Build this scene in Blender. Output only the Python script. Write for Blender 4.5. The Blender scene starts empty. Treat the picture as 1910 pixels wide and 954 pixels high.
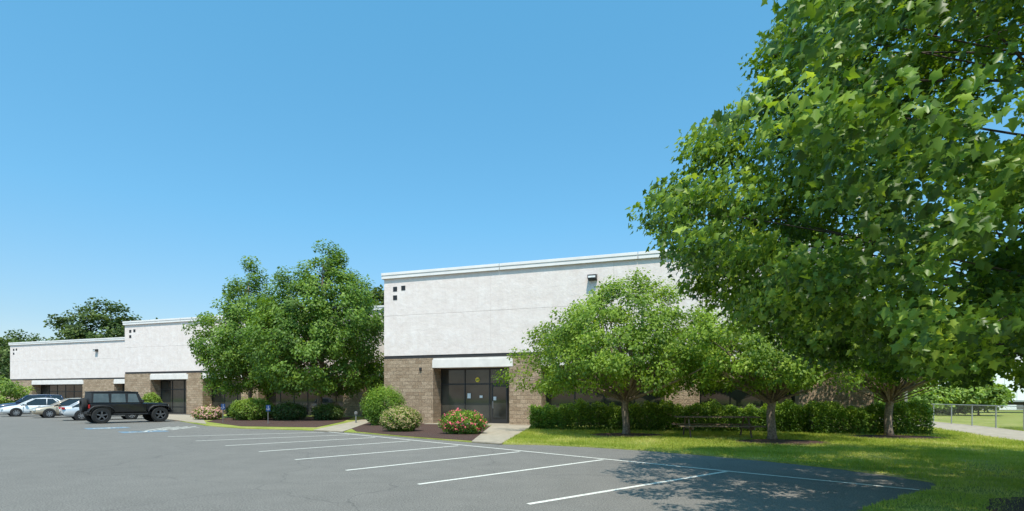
import bpy, math, random
import numpy as np
from mathutils import Vector, Matrix
R=math.radians
col=bpy.context.scene.collection
scene=bpy.context.scene
F=1009.0; CX=955.0; HY=742.0; EH=1.5
def G(px,py,z=0.0):
    d=EH*F/(py-HY); return ((px-CX)/F*d, d)
def AT(px,d): return ((px-CX)/F*d, d)
def HT(py,d): return EH+(HY-py)/F*d

# ---------------------------------------------------------------- materials
def newmat(name):
    m=bpy.data.materials.new(name); m.use_nodes=True
    nt=m.node_tree; nt.nodes.clear()
    out=nt.nodes.new('ShaderNodeOutputMaterial')
    b=nt.nodes.new('ShaderNodeBsdfPrincipled'); nt.links.new(b.outputs[0],out.inputs[0])
    return m,nt,b,out
def ramp(nt,fac,stops):
    r=nt.nodes.new('ShaderNodeValToRGB'); nt.links.new(fac,r.inputs[0])
    e=r.color_ramp.elements
    while len(e)<len(stops): e.new(0.5)
    for i,(p,c) in enumerate(stops):
        e[i].position=p; e[i].color=(c[0],c[1],c[2],1)
    return r.outputs[0]
def noise(nt,co,scale,detail=4,rough=.55,dist=0):
    n=nt.nodes.new('ShaderNodeTexNoise'); n.inputs['Scale'].default_value=scale
    n.inputs['Detail'].default_value=detail; n.inputs['Roughness'].default_value=rough
    n.inputs['Distortion'].default_value=dist
    nt.links.new(co,n.inputs['Vector']); return n.outputs[0]
def coord(nt,kind='Object'):
    return nt.nodes.new('ShaderNodeTexCoord').outputs[kind]
def mixc(nt,fac,a,b,mode='MIX'):
    m=nt.nodes.new('ShaderNodeMix'); m.data_type='RGBA'; m.blend_type=mode
    if isinstance(fac,float): m.inputs[0].default_value=fac
    else: nt.links.new(fac,m.inputs[0])
    for v,i in ((a,6),(b,7)):
        if isinstance(v,tuple): m.inputs[i].default_value=(*v,1)
        else: nt.links.new(v,m.inputs[i])
    return m.outputs[2]
def math_(nt,op,a,b=None):
    m=nt.nodes.new('ShaderNodeMath'); m.operation=op
    for v,i in ((a,0),(b,1)):
        if v is None: continue
        if isinstance(v,(int,float)): m.inputs[i].default_value=v
        else: nt.links.new(v,m.inputs[i])
    return m.outputs[0]
def bump(nt,b,h,strength=.5,dist=.02):
    n=nt.nodes.new('ShaderNodeBump'); n.inputs['Strength'].default_value=strength; n.inputs['Distance'].default_value=dist
    nt.links.new(h,n.inputs['Height']); nt.links.new(n.outputs[0],b.inputs['Normal'])
def simple(name,c,rough=.5,metal=0,var=.15,scale=6,spec=None,coat=0):
    m,nt,b,o=newmat(name)
    n=noise(nt,coord(nt),scale,3)
    lo=tuple(x*(1-var) for x in c); hi=tuple(min(1,x*(1+var)) for x in c)
    nt.links.new(ramp(nt,n,[(.3,lo),(.7,hi)]),b.inputs['Base Color'])
    b.inputs['Roughness'].default_value=rough; b.inputs['Metallic'].default_value=metal
    if spec is not None: b.inputs['Specular IOR Level'].default_value=spec
    if coat: b.inputs['Coat Weight'].default_value=coat
    return m
def leafmat(name,dark,mid,light,trans=.3,rough=.45):
    m,nt,b,o=newmat(name)
    a=nt.nodes.new('ShaderNodeAttribute'); a.attribute_name='tone'
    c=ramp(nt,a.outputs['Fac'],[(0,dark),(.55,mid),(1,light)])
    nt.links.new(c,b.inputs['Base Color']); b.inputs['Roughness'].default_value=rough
    b.inputs['Specular IOR Level'].default_value=.35
    t=nt.nodes.new('ShaderNodeBsdfTranslucent')
    c2=mixc(nt,1.0,c,(1.6,1.5,.45),'MULTIPLY'); nt.links.new(c2,t.inputs[0])
    mx=nt.nodes.new('ShaderNodeMixShader'); mx.inputs[0].default_value=trans
    nt.links.new(b.outputs[0],mx.inputs[1]); nt.links.new(t.outputs[0],mx.inputs[2])
    nt.links.new(mx.outputs[0],o.inputs[0])
    return m
M={}
def build_materials():
    m,nt,b,o=newmat('asphalt'); co=coord(nt)
    big=noise(nt,co,.12,5,.6,.6); fine=noise(nt,co,42,4,.75); mid=noise(nt,co,1.6,5,.65)
    c=ramp(nt,big,[(.3,(.120,.114,.102)),(.5,(.152,.144,.128)),(.72,(.19,.178,.156))])
    c=mixc(nt,.3,c,ramp(nt,mid,[(.35,(.10,.094,.082)),(.65,(.24,.222,.195))]))
    c=mixc(nt,.45,c,ramp(nt,fine,[(.38,(.045,.042,.038)),(.62,(.40,.37,.33))]))
    v=nt.nodes.new('ShaderNodeTexVoronoi'); v.feature='DISTANCE_TO_EDGE'; v.inputs['Scale'].default_value=.16
    mp=nt.nodes.new('ShaderNodeVectorMath'); mp.operation='ADD'
    nn=nt.nodes.new('ShaderNodeTexNoise'); nn.inputs['Scale'].default_value=.8; nn.inputs['Detail'].default_value=5
    nt.links.new(co,nn.inputs['Vector']); nt.links.new(co,mp.inputs[0]); nt.links.new(nn.outputs[1],mp.inputs[1])
    nt.links.new(mp.outputs[0],v.inputs['Vector'])
    ck=ramp(nt,v.outputs[0],[(0,(1,1,1)),(.0025,(0,0,0))])
    ckm=math_(nt,'MULTIPLY',ck,.35)
    c=mixc(nt,ckm,c,(.05,.05,.05))
    nt.links.new(c,b.inputs['Base Color']); b.inputs['Roughness'].default_value=.9
    b.inputs['Specular IOR Level'].default_value=.2
    bump(nt,b,fine,.5,.01); M['asphalt']=m
    for nm,cc in (('white_paint',(.82,.79,.70)),('blue_paint',(.15,.32,.47))):
        m,nt,b,o=newmat(nm); co=coord(nt)
        w=noise(nt,co,22,6,.75)
        k=.35 if nm=='white_paint' else .44
        nt.links.new(ramp(nt,w,[(k,(.2,.19,.17)),(k+.1,tuple(x*.85 for x in cc)),(.8,cc)]),b.inputs['Base Color'])
        b.inputs['Roughness'].default_value=.8; M[nm]=m
    m,nt,b,o=newmat('lawn'); co=coord(nt)
    a=noise(nt,co,.45,6,.7,.6); f=noise(nt,co,14,4,.7)
    c=ramp(nt,a,[(.30,(.14,.195,.03)),(.44,(.24,.29,.048)),(.56,(.36,.36,.095)),(.68,(.47,.40,.2))])
    c=mixc(nt,.35,c,ramp(nt,f,[(.35,(.10,.14,.025)),(.65,(.42,.41,.13))]))
    nt.links.new(c,b.inputs['Base Color']); b.inputs['Roughness'].default_value=.95; b.inputs['Specular IOR Level'].default_value=.1
    bump(nt,b,f,.7,.04); M['lawn']=m
    m,nt,b,o=newmat('mulch'); co=coord(nt); f=noise(nt,co,26,5,.75)
    nt.links.new(ramp(nt,f,[(.35,(.03,.016,.012)),(.55,(.10,.05,.035)),(.72,(.19,.105,.078))]),b.inputs['Base Color'])
    b.inputs['Roughness'].default_value=.95; bump(nt,b,f,1,.05); M['mulch']=m
    m,nt,b,o=newmat('concrete'); co=coord(nt); f=noise(nt,co,3,6,.7)
    nt.links.new(ramp(nt,f,[(.3,(.29,.245,.18)),(.7,(.45,.38,.29))]),b.inputs['Base Color'])
    b.inputs['Roughness'].default_value=.9; bump(nt,b,noise(nt,co,40,3),.3,.01); M['concrete']=m
    m,nt,b,o=newmat('stucco'); co=coord(nt)
    mp=nt.nodes.new('ShaderNodeMapping'); mp.inputs['Scale'].default_value=(.8,1,1.0); nt.links.new(co,mp.inputs[0])
    a=noise(nt,mp.outputs[0],1.7,7,.66,.15); f=noise(nt,co,6,6,.75)
    c=ramp(nt,a,[(.32,(.745,.645,.60)),(.5,(.79,.695,.65)),(.66,(.835,.75,.71))])
    c=mixc(nt,.25,c,ramp(nt,f,[(.35,(.76,.72,.70)),(.6,(1,1,1))]),'MULTIPLY')
    mp2=nt.nodes.new('ShaderNodeMapping'); mp2.inputs['Scale'].default_value=(3.5,1,.25); nt.links.new(co,mp2.inputs[0])
    st=noise(nt,mp2.outputs[0],1.0,5,.7)
    c=mixc(nt,.10,c,ramp(nt,st,[(.35,(.55,.5,.48)),(.55,(1,.99,.98))]),'MULTIPLY')
    nt.links.new(c,b.inputs['Base Color']); b.inputs['Roughness'].default_value=.92; b.inputs['Specular IOR Level'].default_value=.15
    h=math_(nt,'ADD',a,math_(nt,'MULTIPLY',f,.3)); bump(nt,b,h,.5,.06); M['stucco']=m
    m,nt,b,o=newmat('split_block'); co=coord(nt)
    s=nt.nodes.new('ShaderNodeSeparateXYZ'); nt.links.new(co,s.inputs[0])
    cb=nt.nodes.new('ShaderNodeCombineXYZ'); nt.links.new(math_(nt,'ADD',s.outputs[0],s.outputs[1]),cb.inputs[0]); nt.links.new(s.outputs[2],cb.inputs[1])
    br=nt.nodes.new('ShaderNodeTexBrick'); nt.links.new(cb.outputs[0],br.inputs['Vector'])
    br.inputs['Scale'].default_value=1; br.inputs['Brick Width'].default_value=.4; br.inputs['Row Height'].default_value=.2
    br.inputs['Mortar Size'].default_value=.008; br.inputs['Mortar Smooth'].default_value=.3
    br.inputs['Color1'].default_value=(.46,.325,.215,1); br.inputs['Color2'].default_value=(.66,.495,.35,1); br.inputs['Mortar'].default_value=(.36,.28,.20,1)
    f=noise(nt,co,17,6,.82)
    c=mixc(nt,.75,br.outputs[0],ramp(nt,f,[(.36,(.26,.23,.21)),(.5,(.80,.78,.75)),(.64,(1,1,1))]),'MULTIPLY')
    nt.links.new(c,b.inputs['Base Color']); b.inputs['Roughness'].default_value=.95
    h=math_(nt,'SUBTRACT',f,math_(nt,'MULTIPLY',br.outputs[1],.4)); bump(nt,b,h,1,.12); M['block']=m
    M['coping']=simple('coping_metal',(.78,.74,.71),.5,0,.06,1.2)
    M['header']=simple('header_concrete',(.76,.70,.65),.8,0,.08,2)
    M['band']=simple('dark_band',(.03,.028,.028),.6)
    M['bronze']=simple('bronze_frame',(.022,.02,.019),.45)
    M['roof']=simple('roof_membrane',(.3,.3,.3),.9)
    m,nt,b,o=newmat('dark_glass'); n=noise(nt,coord(nt),.6,2)
    nt.links.new(ramp(nt,n,[(.35,(.02,.021,.019)),(.65,(.07,.067,.055))]),b.inputs['Base Color']); b.inputs['Roughness'].default_value=.04
    b.inputs['Specular IOR Level'].default_value=.6; M['glass']=m
    M['carglass']=simple('car_glass',(.02,.024,.026),.05,0,.2,2,.8)
    M['reflectglass']=simple('painted_reflection_car_glass',(.10,.11,.10),.08,0,.3,2,1.0)  # lighter grey-green base colour stands in for reflections on the off-road car's windows
    M['black_panel']=simple('black_panel',(.015,.015,.016),.5)
    M['bark']=simple('bark',(.22,.17,.13),.95,0,.5,14)
    M['bark_dark']=simple('bark_dark',(.07,.055,.042),.95,0,.5,14)
    M['tyre']=simple('tyre_rubber',(.018,.018,.018),.85)
    M['rim']=simple('alloy_rim',(.5,.5,.52),.3,.8)
    M['rimdark']=simple('dark_rim',(.16,.16,.17),.35,.6)
    M['carblack']=simple('black_car_paint',(.010,.010,.012),.3,0,.1,3,.5,.4)
    M['plastic']=simple('black_plastic',(.016,.016,.018),.6)
    M['gold']=simple('champagne_car_paint',(.46,.38,.28),.25,.3,.04,1,None,.7)
    M['carwhite']=simple('white_car_paint',(.76,.77,.78),.25,0,.03,1,None,.7)
    M['silver']=simple('silver_car_paint',(.58,.60,.62),.25,.2,.03,1,None,.7)
    M['navy']=simple('navy_car_paint',(.02,.04,.10),.25,.0,.04,1,None,.7)
    M['red']=simple('red_lens',(.45,.02,.02),.2)
    M['lamp']=simple('clear_lens',(.75,.75,.75),.1)
    M['amber']=simple('amber_lens',(.6,.2,.02),.2)
    M['blue']=simple('sign_blue',(.012,.05,.17),.5)
    M['white']=simple('white_enamel',(.78,.78,.78),.5)
    M['galv']=simple('galvanised_steel',(.42,.44,.45),.45,.6)
    M['greypaint']=simple('grey_painted_metal',(.16,.16,.155),.6)
    M['wood']=simple('weathered_wood',(.16,.115,.08),.85,0,.4,9)
    M['yellow']=simple('emblem_yellow',(.85,.66,.04),.5)
    M['green']=simple('emblem_green',(.03,.2,.05),.5)
    M['trailer']=simple('trailer_panel',(.78,.79,.80),.5,0,.05,.6)
    M['pink']=simple('pink_petals',(.82,.12,.17),.7,0,.35,5)
    M['cream']=simple('cream_petals',(.50,.37,.19),.8,0,.35,8)
    M['lpink']=simple('pale_pink_petals',(.78,.42,.38),.7,0,.25,8)
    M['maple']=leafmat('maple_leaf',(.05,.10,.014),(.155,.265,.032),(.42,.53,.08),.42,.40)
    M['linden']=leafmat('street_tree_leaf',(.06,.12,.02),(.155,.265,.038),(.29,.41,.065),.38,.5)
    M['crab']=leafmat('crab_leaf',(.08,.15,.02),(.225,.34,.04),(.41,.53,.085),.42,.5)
    M['far']=leafmat('far_leaf',(.035,.065,.016),(.08,.13,.025),(.15,.20,.045),.25,.6)
    M['pale']=leafmat('pale_leaf',(.10,.17,.035),(.24,.35,.07),(.40,.51,.12),.40,.5)
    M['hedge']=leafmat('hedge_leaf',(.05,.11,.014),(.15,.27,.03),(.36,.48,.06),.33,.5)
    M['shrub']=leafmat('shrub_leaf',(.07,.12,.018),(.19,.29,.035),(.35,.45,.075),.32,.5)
    M['darkshrub']=leafmat('dark_shrub_leaf',(.03,.06,.014),(.08,.13,.024),(.15,.21,.04),.2,.5)
    M['blade']=leafmat('grass_blade',(.17,.235,.03),(.36,.42,.065),(.57,.52,.2),.40,.7)
build_materials()

# ---------------------------------------------------------------- mesh helpers
def tag(o,label=None,cat=None,group=None,kind=None):
    if label: o['label']=label
    if cat: o['category']=cat
    if group: o['group']=group
    if kind: o['kind']=kind
    return o
def empty(name,label,cat,loc=(0,0,0),rz=0,group=None):
    o=bpy.data.objects.new(name,None); col.objects.link(o)
    o.location=(loc[0],loc[1],loc[2] if len(loc)>2 else 0); o.rotation_euler=(0,0,rz); o.empty_display_size=.2
    return tag(o,label,cat,group)
class MB:
    def __init__(s): s.v=[]; s.f=[]
    def poly(s,pts):
        b=len(s.v); s.v+=[tuple(p) for p in pts]; s.f.append(tuple(range(b,b+len(pts)))); return s
    def hexa(s,p):
        b=len(s.v); s.v+=[tuple(q) for q in p]
        for f in ((0,3,2,1),(4,5,6,7),(0,1,5,4),(1,2,6,5),(2,3,7,6),(3,0,4,7)): s.f.append(tuple(b+i for i in f))
        return s
    def box(s,x0,x1,y0,y1,z0,z1):
        return s.hexa([(x0,y0,z0),(x1,y0,z0),(x1,y1,z0),(x0,y1,z0),(x0,y0,z1),(x1,y0,z1),(x1,y1,z1),(x0,y1,z1)])
    def tube(s,pts,rad,n=6,cap=True):
        pts=[Vector(p) for p in pts]
        if not hasattr(rad,'__len__'): rad=[rad]*len(pts)
        b=len(s.v)
        for i,p in enumerate(pts):
            d=(pts[min(i+1,len(pts)-1)]-pts[max(i-1,0)])
            if d.length<1e-6: d=Vector((0,0,1))
            d.normalize(); a=Vector((1,0,0)) if abs(d.x)<.8 else Vector((0,1,0))
            u=d.cross(a).normalized(); w=d.cross(u)
            for k in range(n):
                t=2*math.pi*k/n; q=p+(u*math.cos(t)+w*math.sin(t))*rad[i]; s.v.append(tuple(q))
        for i in range(len(pts)-1):
            for k in range(n):
                s.f.append((b+i*n+k,b+i*n+(k+1)%n,b+(i+1)*n+(k+1)%n,b+(i+1)*n+k))
        if cap:
            s.f.append(tuple(b+k for k in range(n))[::-1]); e=b+(len(pts)-1)*n; s.f.append(tuple(e+k for k in range(n)))
        return s
    def rings(s,rings,cap=True):
        b=len(s.v); n=len(rings[0])
        for r in rings: s.v+=[tuple(p) for p in r]
        for i in range(len(rings)-1):
            for k in range(n): s.f.append((b+i*n+k,b+i*n+(k+1)%n,b+(i+1)*n+(k+1)%n,b+(i+1)*n+k))
        if cap:
            s.f.append(tuple(b+k for k in range(n))[::-1]); e=b+(len(rings)-1)*n; s.f.append(tuple(e+k for k in range(n)))
        return s
    def build(s,name,mat,parent=None,smooth=False,bev=0,sub=0):
        me=bpy.data.meshes.new(name); me.from_pydata(s.v,[],s.f); me.update()
        if smooth: me.shade_smooth()
        me.materials.append(mat); o=bpy.data.objects.new(name,me); col.objects.link(o)
        if parent: o.parent=parent
        if bev:
            md=o.modifiers.new('b','BEVEL'); md.width=bev; md.segments=2; md.limit_method='ANGLE'
        if sub:
            md=o.modifiers.new('s','SUBSURF'); md.levels=sub; md.render_levels=sub
        return o
def part(name,mat,parent,*boxes,bev=0):
    m=MB()
    for b in boxes: m.box(*b)
    return m.build(name,mat,parent,bev=bev)

SH_MAPLE=([(0,0,0),(.26,.04,-.1),(.2,.24,-.07),(.52,.44,-.2),(.24,.56,-.08),(0,1,0),(-.26,.04,-.1),(-.2,.24,-.07),(-.52,.44,-.2),(-.24,.56,-.08)],
          [(0,1,2,3,4,5),(5,9,8,7,6,0)])
SH_LEAF=([(0,0,0),(.34,.45,-.1),(0,1,0),(-.34,.45,-.1)],[(0,1,2),(2,3,0)])
SH_QUAD=([(0,0,0),(.4,.5,.0),(0,1,0),(-.4,.5,.0)],[(0,1,2,3)])
SH_BLADE=([(-.06,0,0),(.06,0,0),(.0,1,.12)],[(0,1,2)])
def fastmesh(name,V,pat,k,nleaf,mat,parent,tone):
    me=bpy.data.meshes.new(name); me.vertices.add(len(V)); me.vertices.foreach_set('co',V.astype(np.float32).ravel())
    flat=np.array([i for f in pat for i in f]); sizes=np.array([len(f) for f in pat])
    L=(flat[None,:]+(np.arange(nleaf)*k)[:,None]).ravel()
    tot=np.tile(sizes,nleaf); st=np.concatenate(([0],np.cumsum(tot)[:-1]))
    me.loops.add(len(L)); me.loops.foreach_set('vertex_index',L.astype(np.int32))
    me.polygons.add(len(tot)); me.polygons.foreach_set('loop_start',st.astype(np.int32))
    me.update(calc_edges=True)
    a=me.attributes.new('tone','FLOAT','FACE'); a.data.foreach_set('value',np.repeat(tone,len(pat)).astype(np.float32))
    me.materials.append(mat); o=bpy.data.objects.new(name,me); col.objects.link(o)
    if parent: o.parent=parent
    return o
def nrm(a): return a/np.maximum(np.linalg.norm(a,axis=1,keepdims=True),1e-6)
def leaves(name,P,size,shape,mat,parent,rng,out=None,droop=.3,upb=.6,outk=.5,tone=None,svar=.3):
    n=len(P); nv=rng.normal(size=(n,3))*.55; nv[:,2]+=upb
    if out is not None: nv+=out*outk
    nv=nrm(nv); t=rng.normal(size=(n,3)); t[:,2]-=droop*1.5
    if out is not None: t+=out*.7
    t=nrm(t-nv*(t*nv).sum(1,keepdims=True)); b=np.cross(t,nv)
    s=size*(1+svar*rng.uniform(-1,1,size=(n,1)))
    S=np.array(shape[0])
    V=P[:,None,:]+s[:,None,:]*(S[None,:,0:1]*b[:,None,:]+S[None,:,1:2]*t[:,None,:]+S[None,:,2:3]*nv[:,None,:])
    if tone is None: tone=rng.uniform(0,1,n)
    return fastmesh(name,V.reshape(-1,3),shape[1],len(S),n,mat,parent,np.clip(tone,0,1))

def tree(name,label,base,env,ncl,nlf,lsize,shape,mat,crad,trunk_r,fork,seed,bark,group=None,droop=.3,flat=.65,lean=(0,0),major=7,inner=.35,zb=0,cat='tree',thin=.012,multi=False,stretch=(1,1),keep=None,upb=.6,outk=.5,majork=.6,hpow=1.6,ctv=.26,bmat=None):
    rng=np.random.default_rng(seed); rd=random.Random(seed)
    e=empty(name,label,cat,(base[0],base[1],zb),0,group)
    hs=np.array([a for a,_ in env]); rs=np.array([r for _,r in env]); H0,H1=hs[0],hs[-1]
    ph=rng.uniform(0,6.28,6)
    def rad(h,a):
        r=np.interp(h,hs,rs)
        return r*(1+.13*math.sin(3*a+ph[0]+h*.5)+.10*math.sin(5*a+ph[1]-h*1.1)+.07*math.sin(2*a+ph[2]+h*1.7))
    grid=np.linspace(H0,H1,200); w=np.interp(grid,hs,rs)**hpow+.15; w/=w.sum()
    C=[]; tries=0
    while len(C)<ncl and tries<ncl*14:
        tries+=1
        h=rng.choice(grid,p=w); a=rng.uniform(0,6.2832); R_=rad(h,a)
        rr=max(0,R_-crad*.6)*(inner+(1-inner)*math.sqrt(rng.uniform()))
        f=(h-H0)/(H1-H0); cr=crad*rng.uniform(.6,1.35)
        c=(rr*math.cos(a)*stretch[0]+lean[0]*f,rr*math.sin(a)*stretch[1]+lean[1]*f,h-.06*rr*(1 if flat<1 else 0),cr)
        if keep and not keep(base[0]+c[0],base[1]+c[1],c[2],cr): continue
        C.append(c)
    ncl=len(C); C=np.array(C)
    n=np.maximum(6,(nlf*(C[:,3]/crad)**2).astype(int)); idx=np.repeat(np.arange(ncl),n)
    d=nrm(rng.normal(size=(len(idx),3))); q=rng.uniform(0,1,size=(len(idx),1))**.45
    off=d*q*C[idx,3:4]; off[:,2]*=flat
    P=C[idx,:3]+off
    out=P.copy(); out[:,2]=(P[:,2]-(H0+H1)*.45)*.8; out=nrm(out)
    ct=rng.uniform(-ctv,ctv,ncl)
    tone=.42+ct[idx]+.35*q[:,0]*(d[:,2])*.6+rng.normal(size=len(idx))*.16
    P[:,2]=np.maximum(P[:,2],.35)
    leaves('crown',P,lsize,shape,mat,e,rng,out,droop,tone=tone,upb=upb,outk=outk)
    t=MB(); top=H0+(H1-H0)*.85
    if multi: top=fork+.5
    pts=[];rr=[]
    for k in range(9):
        f=k/8; pts.append((lean[0]*f*(.8 if not multi else .1)+trunk_r*.8*math.sin(f*5+seed)*(f),lean[1]*f*.8+trunk_r*.8*math.cos(f*4+seed)*f,top*f))
        rr.append(trunk_r*((1-f)**.8*.85+.12)*(1.35 if k==0 else 1) if not multi else trunk_r*(1.3 if k==0 else 1-.15*f))
    t.tube(pts,rr,9); t.build('trunk',bark,e,True)
    b=MB()
    def at(h):
        f=min(1,max(0,h/top))*8; i=int(min(7,f)); u=f-i
        return Vector(pts[i])*(1-u)+Vector(pts[i+1])*u, rr[i]*(1-u)+rr[i+1]*u
    order=list(range(ncl)); rd.shuffle(order)
    for j,i in enumerate(order[:min(ncl,160)]):
        c=Vector(C[i,:3]); hr=math.hypot(c.x,c.y)
        h=max(fork,min(c.z-.35*hr,top*.97))
        if multi: h=fork+rd.uniform(-.1,.4)
        s,r=at(h); r0=min(r*.8,trunk_r*majork if j<major else max(thin,trunk_r*.13))
        mid=s.lerp(c,.5)+Vector((rd.uniform(-.1,.1)*hr,rd.uniform(-.1,.1)*hr,rd.uniform(-.03,.16)*hr))
        pp=[s.lerp(mid,u)*(1-u)+mid.lerp(c,u)*u for u in (0,.2,.4,.6,.8,1)]
        b.tube(pp,[r0*(1-.88*u) for u in (0,.2,.4,.6,.8,1)],5,False)
    b.build('branches',bmat or bark,e,True)
    return e

def shrub(name,label,base,rx,ry,rz,nl,ls,mat,seed,group=None,flowers=None,fname='flowers',rot=0,cat='shrub',box=False):
    rng=np.random.default_rng(seed); e=empty(name,label,cat,(base[0],base[1],0),rot,group)
    if box:
        P=rng.uniform(-1,1,size=(nl,3)); sg=np.sign(rng.uniform(-1,1,nl)); k=rng.uniform(.5,1.03,nl)**.6
        pr=rng.uniform(size=nl); ax=np.where(pr<.5,1,np.where(pr<.92,2,0)); sg=np.where(ax==2,1,sg)
        sg=np.where((ax==1)&(rng.uniform(size=nl)<.5),-1,sg)
        P[np.arange(nl),ax]=sg*k
        d=nrm(P*np.array([1/rx,1/ry,1/rz])*np.array([rx*.2,ry,rz]))
        X=P[:,0]*rx
        lump=.97+.10*np.sin(X*1.9+seed)+.08*np.sin(X*4.6+P[:,1]*3)+.07*np.sin(X*8.3+seed)+.05*np.sin(X*17)
        rounding=1-.22*np.abs(P[:,1])**3*(P[:,2]>0)
        P=P*np.array([rx,ry,rz/2]); P[:,2]=(P[:,2]+rz/2)*lump*rounding; P[:,1]*=lump
        P+=rng.normal(size=P.shape)*.03; P[:,2]=np.abs(P[:,2])
    else:
        d=nrm(rng.normal(size=(nl,3)))
        k=rng.uniform(.5,1.0,size=(nl,1))**.6
        az=np.arctan2(d[:,1],d[:,0])
        lump=1+.06*np.sin(4*az+seed+3*d[:,2])+.06*np.sin(7*az-2*seed+6*d[:,2])+.05*np.sin(11*az+9*d[:,2]+seed)
        P=d*k*lump[:,None]*np.array([rx,ry,rz*.55]); P[:,2]+=rz*.47; P[:,2]=np.abs(P[:,2])+.02
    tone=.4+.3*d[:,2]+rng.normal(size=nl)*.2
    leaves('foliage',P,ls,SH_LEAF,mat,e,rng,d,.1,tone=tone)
    st=MB()
    for i in range(7):
        x=rng.uniform(-.5,.5)*rx; y=rng.uniform(-.4,.4)*ry
        st.tube([(x*.3,y*.3,-.02),(x*.7,y*.7,rz*.4),(x*1.2,y*1.2,rz*.75)],[.02,.014,.006],5)
    st.build('stems',M['bark_dark'],e)
    if flowers:
        nf,fm,fs=flowers; j=rng.choice(nl,nf,replace=False)
        sel=P[j]*1.05; keep=(sel[:,2]>rz*.2)&(k[j].ravel()>.75); sel=sel[keep]; dd=d[j][keep]
        Q=np.repeat(sel,5,axis=0)+rng.normal(size=(len(sel)*5,3))*fs*.35
        fo=leaves(fname,Q,fs,SH_QUAD,fm,e,rng,np.repeat(dd,5,axis=0),0,outk=1.2); fo['kind']='stuff'
    return e

# ---------------------------------------------------------------- ground
def sheet(name,pts,z,mat,thick=0,label=None,kind='structure',cat=None):
    m=MB(); m.poly([(x,y,z) for x,y in pts])
    if thick:
        for i in range(len(pts)):
            a=pts[i]; c=pts[(i+1)%len(pts)]
            m.poly([(a[0],a[1],z-thick),(c[0],c[1],z-thick),(c[0],c[1],z),(a[0],a[1],z)])
    o=m.build(name,mat); tag(o,label,cat,None,kind); return o
sheet('ground',[(-900,-300),(900,-300),(900,1500),(-900,1500)],-.06,M['lawn'],label='green ground reaching to the horizon',cat='ground')
sheet('parking_lot',[(-170,-60),(34,-60),(34,130),(-170,130)],0,M['asphalt'],label='dark grey asphalt parking lot',cat='parking lot')
edge0=[(322,784),(385,795),(450,800),(560,803),(600,805),(665,808),(760,816.5),(880,826),(935,829.5),(1020,831),(1100,835),(1200,841),(1300,849),(1450,863),(1560,875),(1680,891),(1735,901),(1752,908),(1735,916),(1690,928),(1640,942),(1560,975)]
rd=random.Random(3); EP=[]
for i in range(len(edge0)-1):
    a=Vector(G(*edge0[i])); b_=Vector(G(*edge0[i+1])); n=max(1,int((b_-a).length/.18))
    for k in range(n):
        j=.0 if edge0[i][0]<930 else .04
        p=a.lerp(b_,k/n); EP.append((p.x+rd.uniform(-j,j),p.y+rd.uniform(-j,j)))
EP.append(G(*edge0[-1]))
LAWN=EP+[(4.9,2.5),(6,-12),(60,-12),(60,62),(-30,54)]
sheet('lawn',LAWN,.035,M['lawn'],.06,'sunlit mown lawn between the parking lot and the building','structure','lawn')
BED1=[G(*p) for p in [(655,801),(690,788),(790,790),(905,795),(925,799),(884,825),(820,820.5),(760,816),(665,807)]]
sheet('planting_bed',BED1,.05,M['mulch'],.02,'dark brown mulch bed in front of the entrance shrubs',cat='planting bed')
BED2=[G(*p) for p in [(385,788),(430,779),(660,779),(640,788),(590,799),(450,797)]]
sheet('planting_bed',BED2,.05,M['mulch'],.02,'shaded mulch bed under the paired tall trees',cat='planting bed')
W1=[G(996,796),G(918,795),G(880,826.2),G(936,830)]
sheet('entrance_path',W1,.056,M['concrete'],.04,'pale concrete path to the glazed entrance door',cat='path')
sheet('side_path',[G(712,781),G(690,781),G(585,804.4),G(640,807.5)],.056,M['concrete'],.04,'narrow concrete path beside the round clipped shrub',cat='path')
sheet('corner_path',[G(324,785),G(385,792.5),G(375,777),G(300,774),G(262,776.5)],.056,M['concrete'],.04,'concrete path right of the black off-road car',cat='path')
ROAD=[(15.5,12),(17.0,18),(18.6,22),(20.8,27.5),(25,44),(29,44),(24,27.5),(21.6,22),(20.2,18),(18.7,12)]
sheet('access_road',ROAD,.045,M['concrete'],label='pale access road beyond the lawn',cat='road')
def ring(px,py,rx,ry,seed,label,loc=None):
    x,y=loc or G(px,py); rd=random.Random(seed)
    pts=[(x+rx*(1+rd.uniform(-.1,.1))*math.cos(t*math.pi/16),y+ry*(1+rd.uniform(-.1,.1))*math.sin(t*math.pi/16)) for t in range(32)]
    sheet('mulch_ring',pts,.05,M['mulch'],.015,label,cat='mulch'); return (x,y,rx,ry)
RINGS=[ring(1168,814,1.5,1.2,1,'mulch ring round the low spreading tree by the entrance'),
       ring(1455,827,1.5,1.1,2,'mulch ring round the tree beside the picnic table'),
       ring(1670,818,1.7,1.1,3,'mulch ring round the rightmost small tree'),
       ring(0,0,2.3,2.0,4,'dark mulch under the large maple at the lower right corner',(8.2,6.0))]

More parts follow.
